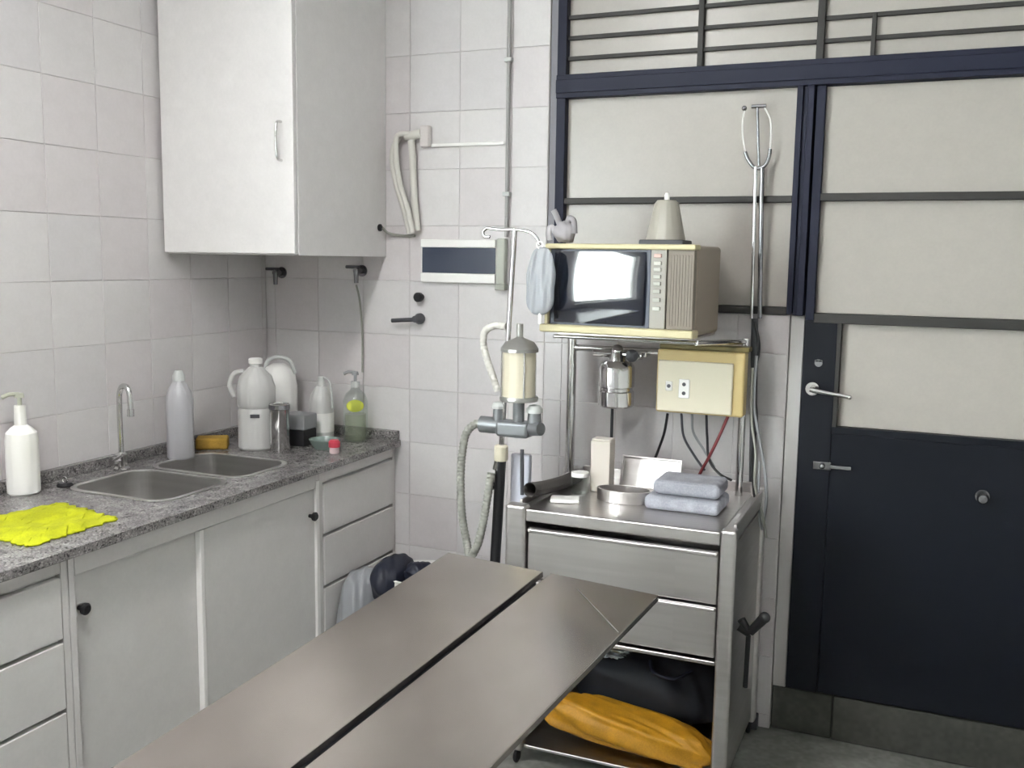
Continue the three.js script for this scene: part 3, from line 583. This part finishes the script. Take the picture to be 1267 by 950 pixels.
// yellow-rimmed socket box on the rail
{
  const a = [1.628, 1.902, 1.062, 1.262], z0 = 0.112, z1 = 0.185;
  const t = thing('socket_box', 'cream electrical box with a yellow rim and sockets on the cart rail', 'electrical box', V(1.765, a[2], z0));
  part(t, 'housing', bx(a[0], a[1], a[2], a[3], z0, z1 - 0.012, 0.008), M.creamYellow);
  part(t, 'top_cover', bx(a[0] + 0.004, a[1] + 0.01, a[3], a[3] + 0.016, z0, z1 - 0.02, 0.004), mat('#6d6136', 0.5));
  part(t, 'face', bx(a[0] + 0.006, a[1] - 0.034, a[2] + 0.006, a[3] - 0.034, z1 - 0.016, z1 - 0.002, 0.004), M.cream);
  for (const [x, y, w, h] of [[1.672, 1.148, 0.022, 0.03], [1.72, 1.142, 0.034, 0.06]]) {
    const s = part(t, 'socket', bx(x - w / 2, x + w / 2, y - h / 2, y + h / 2, z1 - 0.004, z1 + 0.002, 0.003), M.white);
    for (const dy of h > 0.05 ? [0.014, -0.014] : [0]) part(s, 'hole', lathe([[0.006, 0], [0.006, 0.0016], [0, 0.0016]], V(x, y + dy, z1 + 0.001), 14, V(0, 0, 1)), M.darkGrey);
  }
  const P = (px, py, z) => at(px, py, 'z', z);
  const cable = (label, m, r, pts) => single('electric_cable', label, 'cable', tube(pts.map(([px, py, z]) => P(px, py, z)), r, 60, 10), m, P(pts[0][0], pts[0][1], pts[0][2]));
  cable('black cable dropping from the left end of the socket box', M.black, 0.0045, [[826, 512, 0.15], [822, 535, 0.13], [814, 558, 0.085], [808, 574, 0.07], [805, 586, 0.07]]);
  cable('dark cable curving from the middle of the socket box to the cart', M.darkGrey, 0.004, [[843, 512, 0.15], [846, 540, 0.12], [858, 562, 0.1], [872, 582, 0.1]]);
  cable('grey cable with a slack bend under the socket box', M.grey, 0.004, [[856, 512, 0.15], [858, 535, 0.12], [870, 555, 0.1], [884, 578, 0.1]]);
  cable('black cable hanging straight down from the socket box', M.black, 0.0042, [[874, 512, 0.15], [875, 540, 0.13], [878, 570, 0.13], [890, 586, 0.14], [905, 594, 0.16]]);
  cable('dark red cable crossing the black one under the socket box', mat('#6b2428', 0.5), 0.005, [[901, 514, 0.16], [892, 535, 0.17], [880, 560, 0.17], [868, 582, 0.15], [864, 590, 0.14]]);
}
// silver suction regulator
{
  const z = 0.17, c = at(763, 470, 'z', z), top = at(763, 446, 'z', z).y, bot = at(763, 503, 'z', z).y;
  const t = thing('suction_regulator', 'chromed cylindrical gas regulator hanging on the cart rail', 'regulator', V(c.x, bot, z));
  const b = V(c.x, bot, z), h = top - bot;
  part(t, 'cylinder', lathe([[0, 0], [0.05, 0], [0.057, 0.006], [0.057, 0.05], [0.052, 0.055], [0.052, 0.062], [0.057, 0.067], [0.057, h - 0.02], [0.05, h - 0.008], [0.04, h], [0, h]], b), M.chrome);
  part(t, 'head', [rod(V(c.x, bot + h, z), V(c.x, bot + h + 0.025, z), 0.03, 0.024), ball(V(c.x, bot + h + 0.03, z), 0.022), bx(c.x - 0.07, c.x + 0.09, bot + h + 0.012, bot + h + 0.032, z - 0.075, z - 0.02, 0.006), rod(V(c.x, bot + h + 0.022, z), V(c.x - 0.075, bot + h + 0.024, z + 0.02), 0.012), rod(V(c.x, bot + h + 0.022, z), V(c.x + 0.085, bot + h + 0.02, z + 0.01), 0.011)], M.chrome);
  part(t, 'dial', lathe([[0.02, 0], [0.02, 0.012], [0.014, 0.016], [0, 0.016]], V(c.x + 0.055, bot + h + 0.02, z + 0.02), 24, V(0.2, 0.1, 1)), M.darkGrey);
  part(t, 'outlet_tube', rod(V(c.x - 0.012, bot - 0.13, z), V(c.x - 0.012, bot, z), 0.005), M.black);
}
// things on the cart top
{
  const b = V(1.478, CY, 0.235), t = thing('cream_carton', 'upright cream carton standing on the cart below the regulator', 'carton', b);
  part(t, 'body', bx(b.x - 0.032, b.x + 0.032, CY + 0.0005, CY + 0.165, b.z - 0.028, b.z + 0.028, 0.003), mat('#cfc6bd', 0.6));
  part(t, 'flap', bx(b.x - 0.031, b.x + 0.031, CY + 0.165, CY + 0.171, b.z - 0.027, b.z + 0.02, 0.002), mat('#d9d1c9', 0.6));
}
{
  const b = V(1.775, CY, 0.33), t = thing('folded_towel_stack', 'two folded pale grey surgical towels stacked on the cart', 'towels', b);
  const m = mat('#b9bac4', 0.9, { map: clothTone, bumpMap: weaveTex, bumpScale: 0.0005 });
  part(t, 'towel', bx(b.x - 0.115, b.x + 0.11, CY + 0.0005, CY + 0.042, b.z - 0.1, b.z + 0.07, 0.016), m);
  part(t, 'towel', bx(b.x - 0.095, b.x + 0.105, CY + 0.043, CY + 0.088, b.z - 0.1, b.z + 0.05, 0.018).rotateY(0), m);
}
single('steel_tray', 'shallow bright steel tray leaning against the back lip of the cart', 'tray', [bx(-0.1, 0.1, 0, 0.1, 0, 0.004, 0.001), bx(-0.1, 0.1, 0.094, 0.1, 0, 0.014, 0.002), bx(-0.1, -0.094, 0, 0.1, 0, 0.014, 0.002), bx(0.094, 0.1, 0, 0.1, 0, 0.014, 0.002)].map((g) => g.rotateX(-0.3).translate(1.61, CY + 0.001, 0.14)), M.steel, V(1.61, CY, 0.14));
{
  const t = thing('kidney_dish', 'shallow steel kidney dish on the cart beside the folded towels', 'dish', V(1.57, CY, 0.34));
  const s = new THREE.Shape(); s.absellipse(0, 0, 0.085, 0.05, 0, Math.PI * 2);
  const hole = new THREE.Path(); hole.absellipse(0, 0, 0.08, 0.045, 0, Math.PI * 2); s.holes.push(hole);
  part(t, 'wall', extrude(s, 0.035, 0.001, 24).rotateX(-Math.PI / 2).translate(1.58, CY + 0.002, 0.33), M.steel);
  const f = new THREE.Shape(); f.absellipse(0, 0, 0.083, 0.048, 0, Math.PI * 2);
  part(t, 'bottom', extrude(f, 0.003, 0, 24).rotateX(-Math.PI / 2).translate(1.58, CY + 0.0005, 0.33), M.steel);
}
{
  const p = V(1.425, CY + 0.001, 0.3);
  bottle('specimen_jar', 'small clear jar with a pale lid beside the cream carton', 'jar', p, [[0, 0], [0.026, 0], [0.029, 0.004], [0.029, 0.05], [0.026, 0.054], [0, 0.054]], M.clear, [[0, 0.0545], [0.028, 0.0545], [0.028, 0.068], [0, 0.069]], M.white);
  const b = V(1.42, CY, 0.42);
  const t = thing('gauze_pack', 'flat white gauze packet lying on the cart', 'packet', b);
  part(t, 'packet', bx(-0.045, 0.045, 0, 0.012, -0.03, 0.03, 0.005).rotateY(0.3).translate(b.x, CY + 0.0005, b.z), M.white);
}
single('black_hose', 'dark breathing hose lying over the end of the cart', 'hose', ribbed([V(1.335, CY + 0.045, 0.5), V(1.345, CY + 0.032, 0.4), V(1.36, CY + 0.024, 0.28), V(1.37, CY + 0.024, 0.17)], 0.02, 0.012, 0.1), mat('#4b4745', 0.7), V(1.35, CY, 0.35));
// bags under the cart
{
  const t = thing('yellow_bag', 'mustard yellow cloth bag slumped on the lower cart shelf', 'bag', V(1.64, 0.062, 0.45));
  part(t, 'body', blob(V(0, 0, 0), 0.262, 0.052, 0.075, 0.62, 0.075, 5.2, 0.9, 72).rotateZ(-0.1).translate(1.645, 0.14, 0.46), M.yellowBag);
  const n = thing('navy_bag', 'dark navy nylon bag lying on top of the yellow bag', 'bag', V(1.65, 0.2, 0.33));
  part(n, 'body', blob(V(0, 0, 0), 0.238, 0.112, 0.15, 0.7, 0.06, 3.4, 2.1).rotateZ(-0.02).translate(1.662, 0.2, 0.235), M.navyDark);
  part(n, 'strap', tube([V(1.68, 0.305, 0.33), V(1.71, 0.295, 0.392), V(1.77, 0.29, 0.392), V(1.81, 0.295, 0.33)], 0.006, 40, 8), M.navy);
  const q = thing('plastic_wrap', 'crumpled clear plastic wrapper on top of the navy bag', 'wrapper', V(1.5, 0.28, 0.4));
  part(q, 'film', blob(V(1.525, 0.328, 0.33), 0.08, 0.026, 0.05, 0.8, 0.17, 7, 0.3), mat('#c9d2d8', 0.15, { transmission: 0.5, thickness: 0 }));
}

// ---------------------------------------------------------------- anaesthesia stand left of the cart
{
  const z = 0.42, P = (px, py, zz = z) => at(px, py, 'z', zz);
  const top = P(637, 283), mid = P(620, 562), low = P(612, 700);
  const foot = mid.clone().lerp(low, 2.42); foot.y = 0.02;
  const s = thing('infusion_stand', 'chrome infusion stand with a black lower pole and soda lime canister', 'infusion stand', V(foot.x, 0, z));
  part(s, 'pole', [rod(mid, top, 0.008), rod(V(mid.x - 0.012, mid.y - 0.05, z), mid, 0.016)], M.chrome, 'slim chrome pole');
  part(s, 'lower_pole', rod(foot, mid.clone().setY(mid.y - 0.015), 0.0165), M.black, 'black lower pole');
  part(s, 'collar', lathe([[0.02, 0], [0.022, 0.004], [0.022, 0.045], [0.018, 0.05], [0, 0.05]], mid.clone().add(V(0, -0.02, 0)), 28), M.cream);
  part(s, 'hook_bar', [tube([P(603, 282), P(620, 284), P(637, 284), P(655, 287), P(664, 294), P(668, 303)], 0.005, 50, 10), tube([P(603, 282), P(598, 286), P(599, 292), P(606, 293)], 0.005, 24, 10)], M.chrome);
  for (const a of [1.35, 2.25, 3.14, 4.03, 4.93]) { part(s, 'leg', [rod(V(foot.x, 0.07, z), V(foot.x + Math.cos(a) * 0.12, 0.04, z + Math.sin(a) * 0.12), 0.012, 0.009), ball(V(foot.x + Math.cos(a) * 0.12, 0.026, z + Math.sin(a) * 0.12), 0.025)], M.blackRubber); }
  // canister
  const cz = z + 0.005, cb = P(642, 490, cz), ct = P(645, 435, cz), r = 0.05;
  const can = part(s, 'canister', lathe([[0, 0], [r, 0], [r, ct.y - cb.y], [0, ct.y - cb.y]], V(cb.x, cb.y, cz)), M.cream, 'cream soda lime canister');
  part(can, 'cap', [lathe([[0, -0.014], [r + 0.008, -0.014], [r + 0.01, -0.006], [r + 0.008, 0], [0, 0]], V(cb.x, cb.y, cz)), lathe([[0, 0], [r + 0.008, 0], [r + 0.008, 0.01], [r - 0.006, 0.03], [0.014, 0.042], [0.01, 0.046], [0.01, 0.085], [0, 0.086]], V(cb.x, ct.y, cz))], mat('#a5a4a0', 0.35, { metalness: 0.7 }));
  part(can, 'tie_rod', [-0.8, 0.9, 2.6].map((a) => rod(V(cb.x + Math.cos(a) * (r + 0.004), cb.y - 0.01, cz + Math.sin(a) * (r + 0.004)), V(cb.x + Math.cos(a) * (r + 0.004), ct.y + 0.008, cz + Math.sin(a) * (r + 0.004)), 0.003)), M.chrome);
  // valve block
  const vb = P(635, 528), gm = mat('#85878a', 0.4, { metalness: 0.6 });
  const v = part(s, 'valve_block', [rod(V(cb.x, cb.y - 0.014, cz), V(cb.x, vb.y - 0.03, cz), 0.018), bx(vb.x - 0.05, vb.x + 0.06, vb.y - 0.03, vb.y + 0.02, z - 0.03, z + 0.03, 0.012), rod(V(vb.x - 0.11, vb.y, z), V(vb.x - 0.04, vb.y, z), 0.026), rod(V(vb.x + 0.05, vb.y, z), V(vb.x + 0.1, vb.y + 0.004, z + 0.02), 0.024, 0.02), rod(V(vb.x - 0.05, vb.y, z), V(vb.x - 0.05, vb.y + 0.055, z), 0.02, 0.017), rod(V(vb.x + 0.07, vb.y, z), V(vb.x + 0.07, vb.y + 0.05, z), 0.024, 0.02)], gm, 'grey metal valve block');
  part(v, 'valve_dome', lathe([[0.026, 0], [0.026, 0.01], [0.018, 0.022], [0, 0.026]], V(vb.x + 0.07, vb.y + 0.05, z), 24), M.lightGrey);
  part(v, 'valve_dome', lathe([[0.022, 0], [0.022, 0.008], [0.015, 0.018], [0, 0.021]], V(vb.x - 0.05, vb.y + 0.055, z), 24), M.lightGrey);
  part(s, 'drain_rod', rod(P(646, 556), P(646, 612), 0.006), M.darkGrey);
  part(s, 'clamp_knob', [rod(P(606, 601), P(617, 601), 0.012), ball(P(606, 601), 0.014)], M.black);
  const h = thing('breathing_hose', 'grey corrugated breathing hose looping down from the valve block', 'hose', P(578, 690, z + 0.02));
  part(h, 'hose', ribbed([P(606, 526), P(590, 524), P(578, 534), P(572, 560), P(570, 600), P(572, 640), P(577, 668), P(582, 688, z + 0.05), P(590, 676, z + 0.06), P(598, 645, z + 0.05), P(604, 610, z + 0.04), P(608, 585, z + 0.03)], 0.0125, 0.012, 0.1), M.hoseGrey);
  const e = thing('elbow_hose', 'short cream hose curving from the chrome pole beside the canister', 'hose', P(606, 450, z + 0.02));
  part(e, 'hose', ribbed([P(626, 404), P(612, 403), P(601, 409), P(598, 420), P(602, 442), P(610, 466), P(616, 484)], 0.011, 0.012, 0.08), M.hose);
  // infusion bag
  const bz = z + 0.03, bc = P(669, 348, bz), bt = P(668, 304, bz), bb = P(670, 388, bz);
  const bag = thing('infusion_bag', 'crumpled bluish clear infusion bag hanging beside the monitor', 'infusion bag', V(bc.x, bb.y, bz));
  {
    const g = new THREE.SphereGeometry(1, 80, 56), p = g.attributes.position, hh = (bt.y - bb.y) / 2, sg = (v, k) => Math.sign(v) * Math.pow(Math.abs(v), k);
    for (let i = 0; i < p.count; i++) {
      const x = sg(p.getX(i), 0.75), y = sg(p.getY(i), 0.6), zz = sg(p.getZ(i), 0.9);
      const w = 0.046 * (1 - 0.12 * Math.max(0, y)) * (1 + 0.04 * Math.sin(y * 7));
      p.setXYZ(i, bc.x + x * w + 0.003 * y, bc.y + hh * y, bz + zz * (0.013 - 0.004 * y) + (1 - Math.abs(y) * 0.5) * (0.0035 * Math.sin(x * 9 + y * 1.5) + 0.002 * Math.sin(x * 17 - y * 3)));
    }
    g.computeVertexNormals(); part(bag, 'pouch', g, M.bluishPlastic);
  }
  part(bag, 'hanger', new THREE.TorusGeometry(0.01, 0.0025, 8, 20).translate(bt.x, bt.y + 0.002, bz), M.white);
  part(bag, 'port', rod(V(bc.x, bb.y - 0.03, bz), V(bc.x, bb.y + 0.004, bz), 0.006), M.white);
  const st = part(s, 'side_panel', bx(P(624, 600).x, P(648, 600).x, 0.35, P(640, 566).y, z - 0.07, z - 0.045, 0.006), mat('#c6c7d2', 0.5), 'pale bluish panel');
}
// second drip pole at the cart's rear corner
{
  const z = 0.0235, P = (px, py) => at(px, py, 'z', z), t0 = P(937, 131), t1 = P(936, 395), bot = V(1.95, 0, z);
  const s = thing('drip_pole', 'tall chrome drip pole with forked hooks at the rear of the cart', 'drip pole', bot);
  part(s, 'inner_rod', rod(P(939, 205), t0, 0.0045), M.chromeDark);
  part(s, 'outer_tube', rod(P(940, 394), P(943, 208), 0.0075), M.chromeDark);
  part(s, 'outer_tube', rod(P(930, 394), P(935, 206), 0.006), M.chrome);
  part(s, 'cross_hook', [rod(P(930, 132), P(948, 131), 0.006), ball(P(921, 134), 0.008)], M.chromeDark);
  part(s, 'fork', tube([P(922, 188), P(926, 198), P(935, 208), P(945, 206), P(951, 196), P(953, 184)], 0.006, 50, 10), M.chromeDark);
  part(s, 'fork_tube', [tube([P(922, 188), P(919, 170), P(919, 150), P(921, 137)], 0.0026, 40, 8), tube([P(953, 184), P(954, 165), P(953, 148), P(946, 133)], 0.0026, 40, 8)], M.white);
  part(s, 'lower_tube', rod(V(P(938, 640).x, 0.05, z), P(934, 394), 0.011), M.darkGrey);
  part(s, 'foot', [bx(P(938, 640).x - 0.03, P(938, 640).x + 0.03, 0.0, 0.05, z - 0.022, z + 0.01, 0.004)], M.darkGrey);
  const Q = (px, py, zz) => at(px, py, 'z', zz);
  const cab = (label, m, r, zz, pts) => single('hanging_cable', label, 'cable', tube(pts.map(([a, b]) => Q(a, b, zz)), r, 70, 10), m, Q(pts[0][0], pts[0][1], zz));
  cab('black cable twisted down the drip pole', M.black, 0.005, 0.1, [[934, 398], [939, 430], [932, 470], [936, 520], [930, 570], [934, 620], [931, 660]]);
  cab('grey cable looping beside the drip pole', M.grey, 0.005, 0.12, [[936, 440], [933, 500], [939, 540], [946, 580], [948, 620], [942, 655], [938, 620], [940, 570]]);
  cab('pale clear tube hanging along the drip pole', M.hoseGrey, 0.004, 0.13, [[931, 455], [930, 520], [935, 560], [934, 600], [944, 640], [948, 665]]);
  const k = thing('black_clamp', 'black plastic clamp with a forked lever fixed beside the cart post', 'clamp', Q(930, 790, 0.46));
  part(k, 'lever', [rod(Q(928, 782, 0.46), Q(946, 764, 0.46), 0.012, 0.015), ball(Q(946, 764, 0.46), 0.016)], M.black);
  part(k, 'jaw', [rod(Q(928, 784, 0.46), Q(917, 766, 0.46), 0.01, 0.012), rod(Q(914, 775, 0.46), Q(928, 784, 0.46), 0.012)], M.black);
  part(k, 'strap', rod(Q(926, 786, 0.46), Q(922, 850, 0.46), 0.007), M.black);
}

// ---------------------------------------------------------------- waste bin between the drawers and the table
{
  const b = V(0.875, 0, 0.33), t = thing('waste_bin', 'white waste bin lined with a navy bag beside the drawers', 'bin', b);
  part(t, 'bucket', lathe([[0, 0.001], [0.1, 0.001], [0.105, 0.01], [0.128, 0.47], [0.132, 0.475], [0.124, 0.476], [0.1, 0.02], [0, 0.02]], b), M.white);
  part(t, 'liner', [blob(V(b.x - 0.08, 0.455, b.z + 0.05), 0.06, 0.075, 0.1, 0.9, 0.07, 4, 0.8, 40), blob(V(b.x + 0.02, 0.49, b.z + 0.05), 0.05, 0.035, 0.05, 0.9, 0.1, 5, 2.2, 32)], M.navy, 'navy plastic liner');
}
{
  const t = thing('plastic_sack', 'pale bluish translucent sack slumped against the lower drawers', 'sack', V(0.69, 0, 0.42));
  part(t, 'body', blob(V(0.665, 0.23, 0.36), 0.065, 0.232, 0.12, 0.75, 0.05, 4, 1.1), M.bluishPlastic);
}

// ---------------------------------------------------------------- stainless operating table
{
  const d = V(1390 - PC[0], PC[1] - 150, -FOC).applyMatrix4(camRot).normalize();          // direction in which its edges run
  const c = d.clone().cross(V(0, 1, 0)).normalize(), n = c.clone().cross(d);
  const far = at(815, 736, 'y', 0.8);                                                    // far right corner
  const L = 1.45, W = 0.57, SL = 0.02, base = far.clone().addScaledVector(c, -W / 2).addScaledVector(d, -0.75); base.y = 0;
  const m4 = new THREE.Matrix4().makeBasis(c, n, d.clone().negate()).setPosition(far);
  const P = (g) => g.applyMatrix4(m4);          // local: x across (0 = right edge), y up, z towards the camera
  const t = thing('operating_table', 'tilted stainless steel operating table with a lengthwise drain slot', 'operating table', base);
  const panel = (x0, x1) => [bx(x0, x1, -0.006, 0, 0, L, 0.002), bx(x0, x0 + 0.005, -0.014, -0.003, 0.002, L - 0.002, 0.001), bx(x1 - 0.005, x1, -0.014, -0.003, 0.002, L - 0.002, 0.001), bx(x0, x1, -0.014, -0.003, 0.001, 0.006, 0.001), bx(x0, x1, -0.014, -0.003, L - 0.006, L - 0.001, 0.001)].map(P);
  part(t, 'top_panel', panel(-W / 2 + SL / 2, 0), M.tableSteel);
  part(t, 'top_panel', panel(-W, -W / 2 - SL / 2), M.tableSteel);
  part(t, 'drain_channel', [P(bx(-W / 2 - 0.03, -W / 2 + 0.03, -0.06, -0.055, 0.01, L - 0.01, 0.001)), P(bx(-W / 2 - 0.03, -W / 2 - 0.025, -0.06, -0.0145, 0.01, L - 0.01, 0.001)), P(bx(-W / 2 + 0.025, -W / 2 + 0.03, -0.06, -0.0145, 0.01, L - 0.01, 0.001))], M.darkGrey);
  const onTop = (px, py) => { const q = V(px - PC[0], PC[1] - py, -FOC).applyMatrix4(camRot); return EYE.clone().addScaledVector(q, far.clone().sub(EYE).dot(n) / q.dot(n)).addScaledVector(n, 0.0002); };
  part(t, 'scratch', rod(onTop(715, 729), onTop(765, 782), 0.0011, 0.0011, 8), M.steel, 'pale line across the steel');  // thin rod drawn for a scratch in the table top
  part(t, 'side_rail', [P(bx(-0.075, -0.05, -0.06, -0.0145, 0.1, L - 0.1, 0.003)), P(bx(-W + 0.05, -W + 0.075, -0.06, -0.0145, 0.1, L - 0.1, 0.003))], M.steel);
  const cc = V(-W / 2, 0, 0.85).applyMatrix4(m4);
  part(t, 'head_plate', P(bx(-W / 2 - 0.13, -W / 2 + 0.13, -0.085, -0.06, 0.6, 1.1, 0.004)), M.steel);
  part(t, 'column', [bx(cc.x - 0.06, cc.x + 0.06, 0.06, cc.y - 0.075, cc.z - 0.08, cc.z + 0.08, 0.015), bx(cc.x - 0.08, cc.x + 0.08, 0.05, 0.4, cc.z - 0.1, cc.z + 0.1, 0.015)], M.steel);
  part(t, 'foot_plate', bx(cc.x - 0.2, cc.x + 0.2, 0.002, 0.06, cc.z - 0.34, cc.z + 0.34, 0.02), M.steel);
}

renderer.render(scene, camera);
